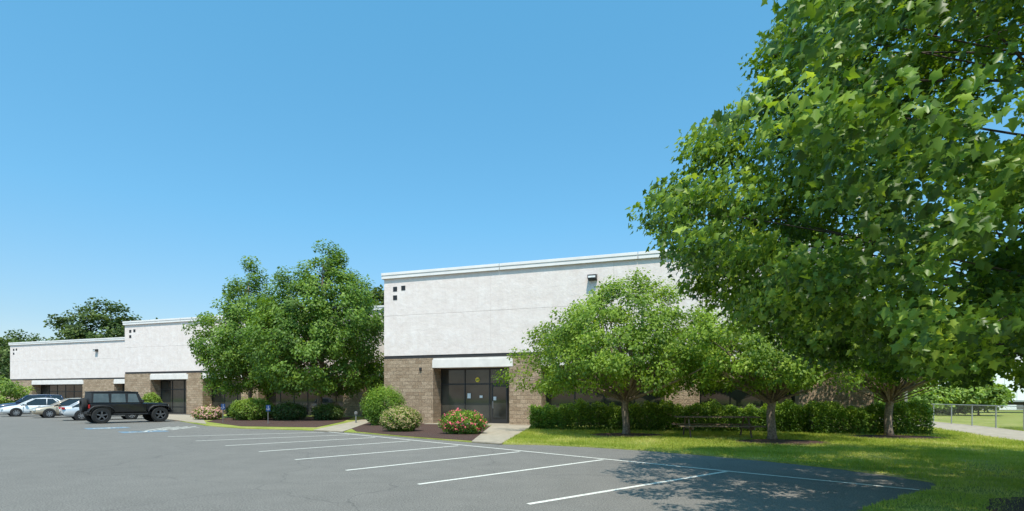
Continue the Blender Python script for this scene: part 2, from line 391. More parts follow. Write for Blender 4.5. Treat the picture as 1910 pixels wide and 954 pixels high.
def strip(m,a,b,w,z):
    a=Vector((*a,z)); b=Vector((*b,z)); d=(b-a).normalized(); n=Vector((-d.y,d.x,0))*w/2
    m.poly([a-n,b-n,b+n,a+n])
def line(a,b,w,label,z=.004,mat='white_paint',name='parking_line'):
    m=MB(); strip(m,G(*a),G(*b),w,z); o=m.build(name,M[mat]); tag(o,label,'road marking',None,'structure')
line((1715,915),(612,806.3),.1,'long white line along the heads of the parking stalls',.008)
for k,(a,b) in enumerate([((1355,880),(985,941)),((1125,858),(780,904)),((970,843),(645,878)),((855,832),(550,858)),((765,823),(483,843)),((700,816.5),(420,832)),((652,811.5),(365,823)),((605,806.8),(313,815))]):
    line(a,b,.1,['nearest white stall line','second white stall line from the camera','third white stall line from the camera','fourth white stall line from the camera','fifth white stall line from the camera','sixth white stall line from the camera','seventh white stall line from the camera','farthest white stall line before the hatched bay'][k])
line((372,798),(232,806),.1,'white line beside the blue accessible bay')
for k in range(4): line((255+k*22,806-k*1.2),(318+k*16,797-k*.5),.1,'white hatch stripe beside the accessible bay, number %s from the left'%['one','two','three','four'][k])
def access_mark(px,py,label,s=.85):
    x,y=G(px,py)
    R_=Matrix.Rotation(R(45),2)
    def T(a,b): v=R_@Vector((a,b)); return (x+v.x*s,y+v.y*s)
    pts=[T(-1,-.8),T(1,-.8),T(1,.8),T(-1,.8)]
    sheet('accessible_bay_paint',pts,.004,M['blue_paint'],label=label,cat='road marking')
    m=MB(); prev=None
    for k in range(11):
        a=R(-200+k*25); p=T(-.25+.38*math.cos(a),.38*math.sin(a))
        if prev: strip(m,prev,p,.09,.009)
        prev=p
    for a,b in (((.62,0.1),(.1,.05)),((.1,.05),(.05,-.4)),((.05,-.4),(-.5,-.55)),((.3,.05),(.28,-.3))): strip(m,T(*a),T(*b),.09,.0095+.001*a[0])
    c=[T(.82+.1*math.cos(k),.1+.1*math.sin(k)) for k in np.linspace(0,6.28,9)[:-1]]
    m.poly([(p[0],p[1],.012) for p in c])
    o=m.build('wheelchair_symbol',M['white_paint']); tag(o,'white wheelchair symbol painted on the '+label.split(' ')[0]+' blue pavement square','road marking',None,'structure')
access_mark(200,799,'left blue painted accessible square near the black off-road car')
access_mark(268,805.5,'right blue painted accessible square near the hatched stripes')

# ---------------------------------------------------------------- buildings
U=Vector((.948,-.318)).normalized(); NN=Vector((.318,.948)).normalized(); RZ=math.atan2(U.y,U.x)
A_=Vector((-7.35,31.1)); B_=A_-U*33.7+NN*9.4; C_=B_-U*33.7+NN*9.4
def tpx(c,p):
    k=(p-CX)/F; return (k*c.y-c.x)/(U.x-k*U.y)
def wing(label,c,L,ops,light=None,seed=0,door=None,xtra=None):
    e=empty('industrial_building',label,'building',(c.x,c.y,0),RZ)
    D=34; HB=3.70; HS=3.88; HT_=8.28; HC=8.6; RC=1.0
    part('upper_wall_core',M['stucco'],e,(.01,L-.01,.06,D,HB+.01,HT_))
    part('lower_wall_core',M['block'],e,(.02,L-.02,RC+.12,D-.02,0,HB))
    m=MB(); x=0; w=6.55
    while x<L-.1:
        x1=min(L,x+w)
        for z0,z1 in ((HS,6.17),(6.18,HT_)): m.box(x,x1-.006,0,.055,z0,z1)
        x=x1
    m.build('stucco_wall',M['stucco'],e)
    part('dark_band',M['band'],e,(.0,L,.03,.058,HB+.012,HS-.004))
    m=MB(); x=-.1
    while x<L:
        x1=min(L+.1,x+7.2); m.box(x,x1-.03,-.13,.25,HT_+.003,HC); m.box(x+.0,x1-.03,-.16,-.131,HC-.13,HC+.02); x=x1
    m.box(-.12,.2,.26,D,HT_+.003,HC-.005); m.box(L-.2,L+.12,.26,D,HT_+.003,HC-.005)
    m.build('coping',M['coping'],e,bev=.01)
    part('roof',M['roof'],e,(.21,L-.21,.26,D,HT_+.002,HT_+.1))
    xs=0
    ops2=[o for o in ops]
    for o0,o1 in ops2+[(L,L)]:
        if o0-xs>.15:
            pp=MB(); pp.box(xs,o0,-.015,RC+.11,0,HB); pp.build('block_pier',M['block'],e)
        xs=o1
    for i,(o0,o1) in enumerate(ops2):
        part('lintel',M['header'],e,(o0-.04,o1+.2,-.04,-.018,3.15,3.6),bev=.005)
        part('soffit',M['header'],e,(o0+.003,o1-.003,-.012,RC+.1,3.16,3.69))
        f=MB(); dx0,dx1=(door if (door and o0<=door[0]<=o1) else (None,None))
        n=max(2,int(round((o1-o0)/1.45))); st=(o1-o0)/n
        y0,y1=RC-.02,RC+.06
        f.box(o0+.003,o1-.003,y0,y1,3.06,3.157); f.box(o0+.003,o1-.003,y0+.002,y1,.02,.12)
        f.box(o0+.003,o1-.003,y0+.003,y1,2.22,2.30)
        for k in range(n+1):
            xx=min(max(o0+k*st,o0+.035),o1-.035); f.box(xx-.03,xx+.03,y0-.004,y1-.004,.02,3.155)
        if dx0 is None: f.box(o0+.003,o1-.003,y0+.004,y1,.62,.68)
        fr=f.build('window',M['bronze'],e)
        for k in range(n):
            pa=MB(); pa.box(o0+k*st+.032,o0+(k+1)*st-.032,RC+.01,RC+.03,.1,3.08); pa.build('pane',M['glass'],fr)
        if dx0 is not None:
            d=MB()
            for (a,b,z0,z1) in ((dx0,dx0+.08,.06,2.2),(dx1-.08,dx1,.06,2.2),(dx0+.081,dx1-.081,.06,.3),(dx0+.081,dx1-.081,2.1,2.199)): d.box(a,b,RC-.08,RC-.03,z0,z1)
            dd=d.build('door',M['bronze'],e)
            hh=MB(); hh.tube([(dx0+.1,RC-.13,.9),(dx0+.1,RC-.13,1.3)],.014,8); hh.box(dx0+.09,dx0+.11,RC-.13,RC-.08,.92,.94); hh.box(dx0+.09,dx0+.11,RC-.13,RC-.08,1.26,1.28); hh.build('handle',M['galv'],dd)
            part('pane',M['glass'],dd,(dx0+.081,dx1-.081,RC-.06,RC-.05,.301,2.099))
    for (x,z) in ((.72,7.69),(1.25,7.72),(.72,7.2)):
        part('square_recess',M['black_panel'],e,(x-.13,x+.13,-.02,.0-.003,z-.13,z+.13),bev=.004)
    if light:
        for (lx,lz) in light:
            q=MB(); q.hexa([(lx-.22,-.36,lz-.10),(lx+.22,-.36,lz-.10),(lx+.22,-.004,lz-.16),(lx-.22,-.004,lz-.16),(lx-.22,-.34,lz+.09),(lx+.22,-.34,lz+.09),(lx+.22,-.004,lz+.15),(lx-.22,-.004,lz+.15)])
            w=q.build('wall_lamp',M['bronze'],e); part('lens',M['lamp'],w,(lx-.18,lx+.18,-.375,-.363,lz-.07,lz+.02))
    return e
t1=lambda p:tpx(A_,p)
L1=t1(1630)
main=wing('nearest building wing, white stucco over tan block with the glazed entrance door',A_,L1,[(t1(808),t1(950)),(t1(1010),t1(1240)),(t1(1305),t1(1490))],[(t1(1106),7.55)],door=(t1(912)-.2,t1(936)))
t2=lambda p:tpx(B_,p); t3=lambda p:tpx(C_,p)
wing('middle building wing, partly hidden behind the pair of tall trees',B_,33.7,[(t2(281),t2(348)),(t2(378),t2(450)),(t2(482),t2(640)),(t2(676),33.0)],None)
wing('farthest building wing at the left behind the parked cars',C_,33.7,[(t3(60),t3(154)),(t3(213),33.0)],[(t3(181),7.2)])
def emblem():
    x=t1(878); z=2.5
    m=MB(); c=[(x+.13*math.cos(a),.968,z+.14*math.sin(a)) for a in np.linspace(0,6.28,13)[:-1]]; m.poly(c)
    g=m.build('window_emblem',M['yellow'],main)
    m=MB()
    m.poly([(x-.09,.962,z-.015),(x-.04,.962,z+.02),(x+.04,.962,z+.015),(x+.09,.962,z+.07),(x+.1,.962,z+.02),(x+.05,.962,z-.02),(x+.08,.962,z-.08),(x+.02,.962,z-.04),(x-.04,.962,z-.03),(x-.08,.962,z-.08)])
    m.build('emblem_figure',M['green'],g)
    for (px,zz,w,h,yy) in ((862,1.6,.2,.28,.965),(885,1.55,.18,.14,.965),(912,1.45,.16,.2,.915)):
        xx=t1(px); part('paper_notice',M['white'],main,(xx-w/2,xx+w/2,yy-.005,yy,zz-h/2,zz+h/2))
emblem()
def walltiny():
    x=t1(785); q=MB(); q.box(x-.07,x+.07,-.09,-.018,3.0,3.18); q.build('pier_lamp',M['bronze'],main,bev=.02)
walltiny()
part('entrance_slab',M['concrete'],main,(t1(800),t1(1005),-.6,1.0,.0,.075))

# ---------------------------------------------------------------- trees
T=Vector((8.9,8.0)); dT=T.length; azT=math.atan2(T.x,T.y)
sil=[(1440,0),(1430,80),(1412,140),(1325,205),(1272,270),(1205,360),(1190,420),(1232,490),(1288,545),(1340,610),(1500,665),(1570,715)]
env=[]
for p,y in sil:
    az=math.atan((p-CX)/F); h=azT-az; r=dT*math.sin(h); dep=dT*math.cos(h)*math.cos(az); env.append((HT(y,dep),r*1.22))
env=sorted(env); env+= [(env[-1][0]+1.3,2.6)]
sy=[y for _,y in sil]; sp=[p for p,_ in sil]
def maple_keep(x,y,z,cr):
    # crown kept off the parking lot side: clear height and spread seen over the lot
    if y<3.8 or y>12.2: return False
    px=CX+x/y*F; py=HY-(z-EH)/y*F; m=cr*F/y
    b=np.interp(py,sy,sp) if py>0 else 1440-py*.15
    if px-m*.66<b+16*math.sin(py*.045)+9*math.sin(py*.15+1): return False
    lim=np.interp(px,[1230,1340,1500,1600,1750,1910,2300],[520,610,668,700,716,716,740])+8*math.sin(px*.05)
    return py+m*.5<lim
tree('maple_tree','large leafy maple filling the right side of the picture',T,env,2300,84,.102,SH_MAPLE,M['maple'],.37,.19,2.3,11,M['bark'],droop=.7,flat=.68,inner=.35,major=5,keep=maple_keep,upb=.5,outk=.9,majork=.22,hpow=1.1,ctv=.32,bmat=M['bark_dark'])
def crab(px,py,env,seed,label,n=190,nl=120,lean=(0,0),stretch=(1,1),d=None):
    x,y=G(px,py) if d is None else AT(px,d)
    return tree('flowering_crab_tree',label,(x,y),env,n,nl,.115,SH_LEAF,M['crab'],.46,.15,1.35,seed,M['bark'],group=None,flat=.75,lean=lean,major=12,inner=.3,multi=True,thin=.03,stretch=stretch,outk=.9,upb=.6,ctv=.26,droop=.6)
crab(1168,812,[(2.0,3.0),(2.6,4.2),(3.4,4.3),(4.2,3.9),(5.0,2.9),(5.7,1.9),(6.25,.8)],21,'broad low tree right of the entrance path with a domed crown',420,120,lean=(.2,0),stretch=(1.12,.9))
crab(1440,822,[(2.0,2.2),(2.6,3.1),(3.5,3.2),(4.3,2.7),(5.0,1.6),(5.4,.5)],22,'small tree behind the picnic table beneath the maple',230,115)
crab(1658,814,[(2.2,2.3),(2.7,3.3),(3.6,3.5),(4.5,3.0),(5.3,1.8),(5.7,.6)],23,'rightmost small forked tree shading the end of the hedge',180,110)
x,y=AT(594,36)
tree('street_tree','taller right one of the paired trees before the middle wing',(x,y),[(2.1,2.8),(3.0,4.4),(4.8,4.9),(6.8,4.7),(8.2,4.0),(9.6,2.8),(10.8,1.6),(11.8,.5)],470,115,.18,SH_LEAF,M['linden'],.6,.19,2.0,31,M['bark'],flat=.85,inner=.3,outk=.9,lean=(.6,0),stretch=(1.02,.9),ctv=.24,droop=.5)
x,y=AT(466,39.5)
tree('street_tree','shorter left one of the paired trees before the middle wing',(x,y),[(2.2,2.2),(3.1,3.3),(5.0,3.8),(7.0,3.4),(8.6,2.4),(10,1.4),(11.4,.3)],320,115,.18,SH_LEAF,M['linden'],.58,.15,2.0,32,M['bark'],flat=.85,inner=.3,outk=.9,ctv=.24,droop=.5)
def far(px,d,py,r,seed,label,hb=None,n=70,mat='far',ls=.55,nl=80,prof=None,cr=None):
    x,y=AT(px,d); H=HT(py,d); hb=hb if hb is not None else H*.3
    pr=prof or [(0,.6),(.25,1),(.55,1),(.8,.7),(1,.2)]
    env=[(hb+(H-hb)*a,r*b) for a,b in pr]
    tree('background_tree',label,(x,y),env,n,nl,ls,SH_LEAF,M[mat],cr or r*.28,.02*H,hb*.8,seed,M['bark_dark'],flat=.6)
far(203,95,566,8.4,41,'rounded dark tree rising behind the junction of the left wings',8,130,cr=1.6)
for k,(px,d,py,r,l) in enumerate([(-12,105,622,7,'farthest left dark tree in the skyline row'),(28,112,622,6,'second dark tree from the left in the skyline row'),(62,118,628,6,'third dark tree from the left in the skyline row'),(98,120,631,6,'low dark tree left of the rounded skyline tree')]):
    far(px,d,py,r,50+k,l,5,60)
far(700,66,545,6.5,60,'dark tree showing above the middle roof behind the paired trees',5,110,cr=1.4)
far(-10,58,704,3.2,61,'round grey-green tree at the left edge before the far wing',.6,60,'pale',.25,90,cr=.7)
for k,(px,d,py,r,hb,l) in enumerate([(1725,46,712,3.0,.5,'pale green tree behind the access road by the steel pole'),(1825,44,700,2.3,.8,'bright young tree in front of the white trailers'),(1640,60,700,5,1,'pale tree past the end of the hedge'),(2010,95,660,7,2,'tall background tree at the right edge'),(1730,95,690,6,2,'background tree behind the white trailers')]):
    far(px,d,py,r,70+k,l,hb,70,'pale',.3,90,cr=r*.25)

def S(px,py0,py1,w,label,mat,seed,nl=5000,ls=.07,fl=None,d=None,name='shrub',group=None):
    x,y=G(px,py0) if d is None else AT(px,d)
    dd=y; h=HT(py1,dd); rx=w/2/F*dd
    y+=rx*.6
    return shrub(name,label,(x*(y/dd),y),rx*y/dd,rx*.85,h,nl,ls,M[mat],seed,group,fl)
S(716,784,722,78,'large round clipped green shrub at the corner of the near wing','hedge',81,18000,.065,d=28.0)
S(748,808,761,74,'cream flowering rounded shrub in the mulch bed','shrub',82,9000,.06,(2200,M['cream'],.035),name='flowering_shrub')
S(864,813,768,86,'pink rose bush beside the entrance path','hedge',83,7500,.065,(300,M['pink'],.055),name='rose_bush')
S(472,786,744,84,'wide bright green shrub left of the paired trees','shrub',84,9000,.1)
S(540,786,752,66,'dark clipped shrub beneath the paired trees','darkshrub',85,5500,.09)
S(612,786,754,60,'dark low shrub right of the tall tree trunk','darkshrub',86,5500,.09)
S(388,785,760,54,'low pale pink flowering shrub beside the corner path','shrub',87,5000,.08,(900,M['lpink'],.06),name='flowering_shrub')
S(282,777,734,36,'small yellow-green shrub behind the black off-road car','shrub',88,4500,.12,d=46)
S(440,783,754,34,'small dark shrub behind the left accessible sign','darkshrub',89,3000,.1,d=40)
def hedge(a,b,h,w,seed,label):
    a=Vector(a); b=Vector(b); c=(a+b)/2; l=(b-a).length; ang=math.atan2((b-a).y,(b-a).x)
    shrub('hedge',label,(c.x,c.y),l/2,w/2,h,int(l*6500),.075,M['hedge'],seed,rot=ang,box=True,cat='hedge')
hedge((.95,25.2),(7.2,24.0),1.17,1.4,91,'clipped green hedge left of the picnic table under the windows')
hedge((7.3,24.0),(12.4,23.0),1.13,1.4,92,'clipped green hedge behind the picnic table')
hedge((12.2,22.3),(16.4,21.6),1.17,1.4,93,'clipped green hedge at the right end of the near wing')

def inpoly(P,poly):
    x,y=P[:,0],P[:,1]; c=np.zeros(len(P),bool); n=len(poly)
    for i in range(n):
        x0,y0=poly[i]; x1,y1=poly[(i+1)%n]
        if y0==y1: continue
        t=((y0>y)!=(y1>y))&(x<(x1-x0)*(y-y0)/(y1-y0)+x0); c^=t
    return c
rng=np.random.default_rng(5)
d=rng.uniform(5.5,26,480000)
px=rng.uniform(900,1960,len(d)); P=np.stack([(px-CX)/F*d,d],1)
k=inpoly(P,LAWN)&~inpoly(P,W1)&~inpoly(P,BED1)&~inpoly(P,ROAD)
for (x,y,rx,ry) in RINGS: k&=((P[:,0]-x)/rx)**2+((P[:,1]-y)/ry)**2>rng.uniform(.75,1.05,len(P))
pat=np.sin(P[:,0]*1.3+1+1.5*np.sin(P[:,1]*.8))*np.cos(P[:,1]*1.1+np.sin(P[:,0]*.9))+.6*np.sin(P[:,0]*3.1+P[:,1]*2.3)*np.sin(P[:,1]*3.7-P[:,0])
k&=(pat<.75)|(rng.uniform(size=len(P))<.35)
P=P[k][:170000]; pat=pat[k][:170000]
n=len(P); P3=np.concatenate([P,np.full((n,1),.033)],1)
nv=nrm(np.stack([rng.normal(size=n),rng.normal(size=n),np.zeros(n)],1)); t=nrm(np.stack([rng.normal(size=n)*.45,rng.normal(size=n)*.45,np.ones(n)],1))
nv=nrm(nv-t*(nv*t).sum(1,keepdims=True)); b=np.cross(t,nv)
Sx=np.array(SH_BLADE[0]); s=(.03+.004*P[:,1:2])*rng.uniform(.6,1.3,size=(n,1))*.75
V=P3[:,None,:]+s[:,None,:]*(Sx[None,:,0:1]*1.4*b[:,None,:]+Sx[None,:,1:2]*t[:,None,:]+Sx[None,:,2:3]*nv[:,None,:]*3)
tn=.5+.28*pat+rng.normal(size=n)*.18
o=fastmesh('grass',V.reshape(-1,3),SH_BLADE[1],3,n,M['blade'],None,np.clip(tn,0,1)); tag(o,'short mown grass blades growing on the lawn','grass',None,'stuff')

# ---------------------------------------------------------------- vehicles
def wheel(parent,x,y,r,w,rimmat,spokes=5):
    sg=1 if y>0 else -1
    m=MB(); n=28; prof=[(r*.62,-w/2),(r*.92,-w/2),(r,-w*.36),(r,w*.36),(r*.92,w/2),(r*.62,w/2)]
    rings=[]
    for rr,yy in prof: rings.append([(x+rr*math.cos(2*math.pi*k/n),y+sg*yy,r+rr*math.sin(2*math.pi*k/n)) for k in range(n)])
    m.rings(rings,False); m.rings([[(x+r*.62*math.cos(2*math.pi*k/n),y-sg*w*.3,r+r*.62*math.sin(2*math.pi*k/n)) for k in range(n)]]*1,True)
    t=m.build('wheel',M['tyre'],parent)
    q=MB(); yo=y+sg*w*.42
    q.rings([[(x+rr*math.cos(2*math.pi*k/n),yo-sg*dy,r+rr*math.sin(2*math.pi*k/n)) for k in range(n)] for rr,dy in ((r*.64,.0),(r*.56,.0),(r*.54,.06))],False)
    for k in range(spokes):
        a=2*math.pi*k/spokes+.3; ca,sa=math.cos(a),math.sin(a); wx=r*.085
        c=[(-sa*wx,ca*wx),(sa*wx,-ca*wx)]
        q.hexa([(x+c[0][0],yo,r+c[0][1]),(x+c[1][0],yo,r+c[1][1]),(x+c[1][0],yo-sg*.04,r+c[1][1]),(x+c[0][0],yo-sg*.04,r+c[0][1]),
                (x+ca*r*.58+c[0][0],yo,r+sa*r*.58+c[0][1]),(x+ca*r*.58+c[1][0],yo,r+sa*r*.58+c[1][1]),(x+ca*r*.58+c[1][0],yo-sg*.04,r+sa*r*.58+c[1][1]),(x+ca*r*.58+c[0][0],yo-sg*.04,r+sa*r*.58+c[0][1])])
    q.tube([(x,yo-sg*.03,r),(x,yo+sg*.01,r)],r*.15,12)
    q.build('rim',rimmat,t)
def placed(px,d,local,th):
    W=Vector(AT(px,d)); Rm=Matrix.Rotation(th,2); return W-Rm@Vector(local)
def car(name,label,c,th,paint,kind='sedan'):
    e=empty(name,label,'car',(c.x,c.y,0),th)
    if kind=='sedan':
        ST=[(-2.36,.38,.78,.66),(-2.28,.27,.93,.79),(-1.75,.22,.98,.87),(-.9,.2,.95,.895),(0,.2,.93,.9),(.9,.2,.94,.895),(1.15,.2,.92,.885),(1.9,.22,.80,.85),(2.2,.26,.70,.79),(2.33,.36,.58,.66)]
        gh=(-1.85,-1.05,.18,1.1,.90,1.43,.80,.60); wr=.32; wb=1.36
    else:
        ST=[(-2.36,.45,1.0,.74),(-2.3,.36,1.08,.85),(-1.75,.32,1.10,.92),(-.9,.3,1.08,.93),(0,.3,1.06,.93),(.9,.3,1.06,.93),(1.15,.3,1.05,.92),(1.9,.32,.97,.88),(2.2,.36,.86,.82),(2.33,.46,.70,.72)]
        gh=(-2.28,-2.0,.25,1.1,1.04,1.74,.86,.68); wr=.36; wb=1.38
    rings=[]
    for x,zb,zt,w in ST:
        zm=zb+.58*(zt-zb)
        rings.append([(x,-w*.88,zb),(x,-w,zb+.12),(x,-w,zm),(x,-w*.94,zt-.03),(x,-w*.6,zt+.01),(x,w*.6,zt+.01),(x,w*.94,zt-.03),(x,w,zm),(x,w,zb+.12),(x,w*.88,zb)])
    MB().rings(rings).build('body',paint,e,True,sub=1)
    x0,x1,x2,x3,zb,zt,w0,w1=gh
    MB().hexa([(x0,-w0,zb),(x3,-w0,zb),(x3,w0,zb),(x0,w0,zb),(x1,-w1,zt-.02),(x2,-w1,zt-.02),(x2,w1,zt-.02),(x1,w1,zt-.02)]).build('windows',M['carglass'],e)
    r=MB(); xs=[x1-.08,x1+.1,(x1+x2)/2,x2-.1,x2+.06]
    rr=[]
    for i,x in enumerate(xs):
        dz=[-.05,0,.03,0,-.05][i]
        rr.append([(x,-w1-.03,zt-.045+dz*.5),(x,-w1*.8,zt+.0+dz),(x,0,zt+.025+dz),(x,w1*.8,zt+.0+dz),(x,w1+.03,zt-.045+dz*.5)])
    r.rings(rr).build('roof',paint,e,True)
    for s in (-1,1):
        xm=(x1+x2)/2
        L=[((x0,s*w0,zb),(x1,s*(w1+.01),zt-.02),.045),((x3,s*w0,zb),(x2,s*(w1+.01),zt-.02),.035),((xm-.05,s*w0,zb),(xm-.08,s*(w1+.01),zt-.02),.03)]
        L.append(((x0+.85,s*w0,zb),(x1+.75,s*(w1+.01),zt-.02),.035) if kind!='sedan' else ((x0+.45,s*w0,zb),(x1+.12,s*(w1+.01),zt-.02),.035))
        for a,b_,q in L: MB().tube([a,b_],q,6).build('pillar',paint,e,True)
    wy=(.9 if kind=='sedan' else .93)
    n=24
    for sx in (-wb,wb):
        for s in (-1,1):
            MB().rings([[(sx+(wr+.06)*math.cos(2*math.pi*k/n),s*yy,wr+.01+(wr+.06)*math.sin(2*math.pi*k/n)) for k in range(n)] for yy in (wy*.8,wy*.985)]).build('wheel_arch',M['plastic'],e)
            wheel(e,sx,s*(wy-.09),wr,.2,M['rim'],7)
    for s in (-1,1):
        part('headlight',M['lamp'],e,(2.12,2.27,s*.68-.14,s*.68+.14,ST[-2][2]-.16,ST[-2][2]-.03),bev=.02)
        part('tail_light',M['red'],e,(-2.37,-2.2,s*.7-.13,s*.7+.13,ST[0][2]-.04,ST[0][2]+.1),bev=.02)
        part('mirror',paint,e,(x3-.35,x3-.2,s*(w0+.14)-.09,s*(w0+.14)+.09,zb+.03,zb+.16),bev=.03)
        for hx in (-.55,.35): part('door_handle',M['plastic'],e,(hx-.45,hx-.28,s*(wy+.0)-.012,s*(wy+.0)+.012,zb-.14,zb-.11))
        for gx in (-.95,-.05,.95): part('door_gap',M['plastic'],e,(gx-.006,gx+.006,s*(wy-.01)-.012,s*(wy-.01)+.012,.34,zb-.05))
    part('rear_bumper_trim',M['plastic'],e,(-2.36,-2.2,-.7,.7,ST[0][1]-.02,ST[0][1]+.1),bev=.02)
    part('grille',M['plastic'],e,(2.2,2.32,-.4,.4,ST[-1][1]+.06,ST[-1][1]+.18),bev=.01)
    part('licence_plate',M['white'],e,(-2.395,-2.375,-.16,.16,.6,.75))
    return e
def offroad(label,c,th):
    e=empty('off_road_car',label,'car',(c.x,c.y,0),th); K=M['carblack']; P_=M['plastic']
    m=MB()
    m.hexa([(-1.95,-.76,.62),(.8,-.76,.62),(.8,.76,.62),(-1.95,.76,.62),(-1.98,-.79,1.16),(.8,-.79,1.16),(.8,.79,1.16),(-1.98,.79,1.16)])
    m.build('body',K,e,bev=.04)
    m=MB(); m.rings([[(x,-w,.76),(x,-w,z-.06),(x,-w*.9,z),(x,w*.9,z),(x,w,z-.06),(x,w,.76)] for x,w,z in ((.81,.74,1.19),(1.4,.68,1.18),(1.96,.61,1.14),(2.02,.60,1.10))]); m.build('hood',K,e,bev=.02)
    m=MB(); m.hexa([(-1.99,-.77,1.165),(.62,-.77,1.165),(.62,.77,1.165),(-1.99,.77,1.165),(-1.92,-.70,1.84),(.34,-.70,1.84),(.34,.70,1.84),(-1.92,.70,1.84)]); m.build('hard_top',P_,e,bev=.04)
    m=MB(); m.rings([[(x,-.72,z-.03),(x,-.62,z+.03),(x,.62,z+.03),(x,.72,z-.03)] for x,z in ((-1.95,1.83),(-.8,1.87),(.38,1.83))]); m.build('roof',P_,e,True)
    def yy(z): return .77-(z-1.165)/.675*.07+.008
    for s in (-1,1):
        for (a,b) in ((-1.85,-1.1),(-1.0,-.28),(-.18,.40)):
            q=MB(); z0,z1=1.22,1.72; o=-.12 if b>.3 else 0
            q.hexa([(a,s*yy(z0),z0),(b,s*yy(z0),z0),(b,s*(yy(z0)-.03),z0),(a,s*(yy(z0)-.03),z0),(a+.03,s*yy(z1),z1),(b-.03+o,s*yy(z1),z1),(b-.03+o,s*(yy(z1)-.03),z1),(a+.03,s*(yy(z1)-.03),z1)])
            q.build('side_window',M['reflectglass'],e)
        for sx in (-1.475,1.475):
            f=MB(); f.rings([[(sx+a,s*.62,z-.04),(sx+a,s*.62,z+.03),(sx+a,s*.96,z+.0),(sx+a,s*.96,z-.06)] for a,z in ((-.63,.68),(-.53,.88),(-.36,1.02),(0,1.05),(.36,1.02),(.53,.90),(.61,.72))]); f.build('fender_flare',P_,e,True)
            wheel(e,sx,s*.80,.46,.28,M['rimdark'],5)
        part('side_step',P_,e,(-.9,.85,s*.82-.07,s*.82+.07,.5,.56),bev=.02)
        part('mirror',P_,e,(.48,.6,s*.93-.1,s*.93+.1,1.19,1.38),bev=.03)
        for hx in (-.9,.0): part('door_handle',P_,e,(hx-.1,hx+.06,s*.80-.02,s*.80+.02,1.02,1.06))
        for gx in (-.98,-.22,.62): part('door_gap',M['tyre'],e,(gx-.008,gx+.008,s*.782-.012,s*.782+.012,.64,1.14))
        m=MB(); m.tube([(2.02,s*.42,.98),(2.05,s*.42,.98)],.1,16); m.build('headlight',M['lamp'],e)
        part('tail_light',M['red'],e,(-2.06,-1.99,s*.70-.06,s*.70+.06,.88,1.1),bev=.01)
        part('turn_signal',M['amber'],e,(2.0,2.04,s*.55-.03,s*.55+.03,.84,.90))
    m=MB(); m.hexa([(.635,-.66,1.2),(.66,-.66,1.2),(.66,.66,1.2),(.635,.66,1.2),(.385,-.6,1.75),(.41,-.6,1.75),(.41,.6,1.75),(.385,.6,1.75)]); m.build('windscreen',M['reflectglass'],e)
    g=MB()
    for k in range(7): g.box(2.021,2.035,-.24+k*.08-.018,-.24+k*.08+.018,.8,1.06)
    g.build('grille',M['tyre'],e)
    part('front_bumper',P_,e,(2.06,2.24,-.8,.8,.58,.76),bev=.03); part('rear_bumper',P_,e,(-2.16,-2.0,-.78,.78,.56,.72),bev=.03)
    part('chassis',P_,e,(-1.9,2.04,-.5,.5,.46,.62))
    n=28; m=MB(); r=.42
    m.rings([[(xx,rr*math.cos(2*math.pi*k/n),1.06+rr*math.sin(2*math.pi*k/n)) for k in range(n)] for xx,rr in ((-2.03,.3),(-2.03,r*.95),(-2.08,r),(-2.22,r),(-2.27,r*.93),(-2.27,r*.6),(-2.2,r*.55),(-2.2,.02))]); m.build('spare_wheel',M['tyre'],e)
    return e
th=R(50)
offroad('black boxy four-door off-road car with a hard top and big tyres',placed(189,31.2,(-1.475,-.79),th),th)
car('parked_car','silver car partly hidden behind the black off-road car',placed(152,35.3,(-1.36,-.8),R(45)),R(45),M['silver'])
car('parked_car','champagne gold sedan parked left of the silver car',placed(92,39.8,(1.36,.8),R(228)),R(228),M['gold'])
car('parked_car','white sedan at the left edge beside the gold sedan',placed(30,42.5,(1.36,.8),R(228)),R(228),M['carwhite'])
car('parked_car','dark blue sport utility car behind the white sedan',placed(22,48,(1.36,.8),R(225)),R(225),M['navy'],'suv')

# ---------------------------------------------------------------- street furniture
def acc_sign(px,d,h,label):
    x,y=AT(px,d); e=empty('accessible_parking_sign',label,'sign',(x,y,.03),R(35),None)
    MB().tube([(0,0,0),(0,0,h)],.022,8).build('post',M['greypaint'],e)
    part('sign_panel',M['blue'],e,(-.11,.11,-.04,-.03,h-.34,h),bev=.003)
    s=MB(); cx,cz=0,h-.17
    pr=None
    for k in range(10):
        a=R(150+k*24); p=(cx-.02+.05*math.cos(a),cz-.05+.05*math.sin(a))
        if pr: s.tube([(pr[0],-.045,pr[1]),(p[0],-.045,p[1])],.006,4)
        pr=p
    s.tube([(0,-.045,cz+.07),(0,-.045,cz),(.04,-.045,cz),(.06,-.045,cz-.07)],.007,4); s.tube([(0,-.05,cz+.11),(0,-.04,cz+.11)],.016,10)
    s.build('wheelchair_symbol',M['white'],e)
acc_sign(416,32,1.1,'left blue accessible parking sign beside the pink flowering shrub')
acc_sign(500,30,1.05,'right blue accessible parking sign in front of the paired trees')
def util():
    x,y=AT(664,31); e=empty('garden_lamp','small grey bollard lamp near the round clipped shrub','lamp',(x,y,.03))
    MB().tube([(0,0,0),(0,0,.5)],.04,10).build('post',M['greypaint'],e); MB().tube([(0,0,.5),(0,0,.52),(0,0,.64),(0,0,.68)],[.04,.1,.1,.03],12).build('lamp_head',M['greypaint'],e)
util()
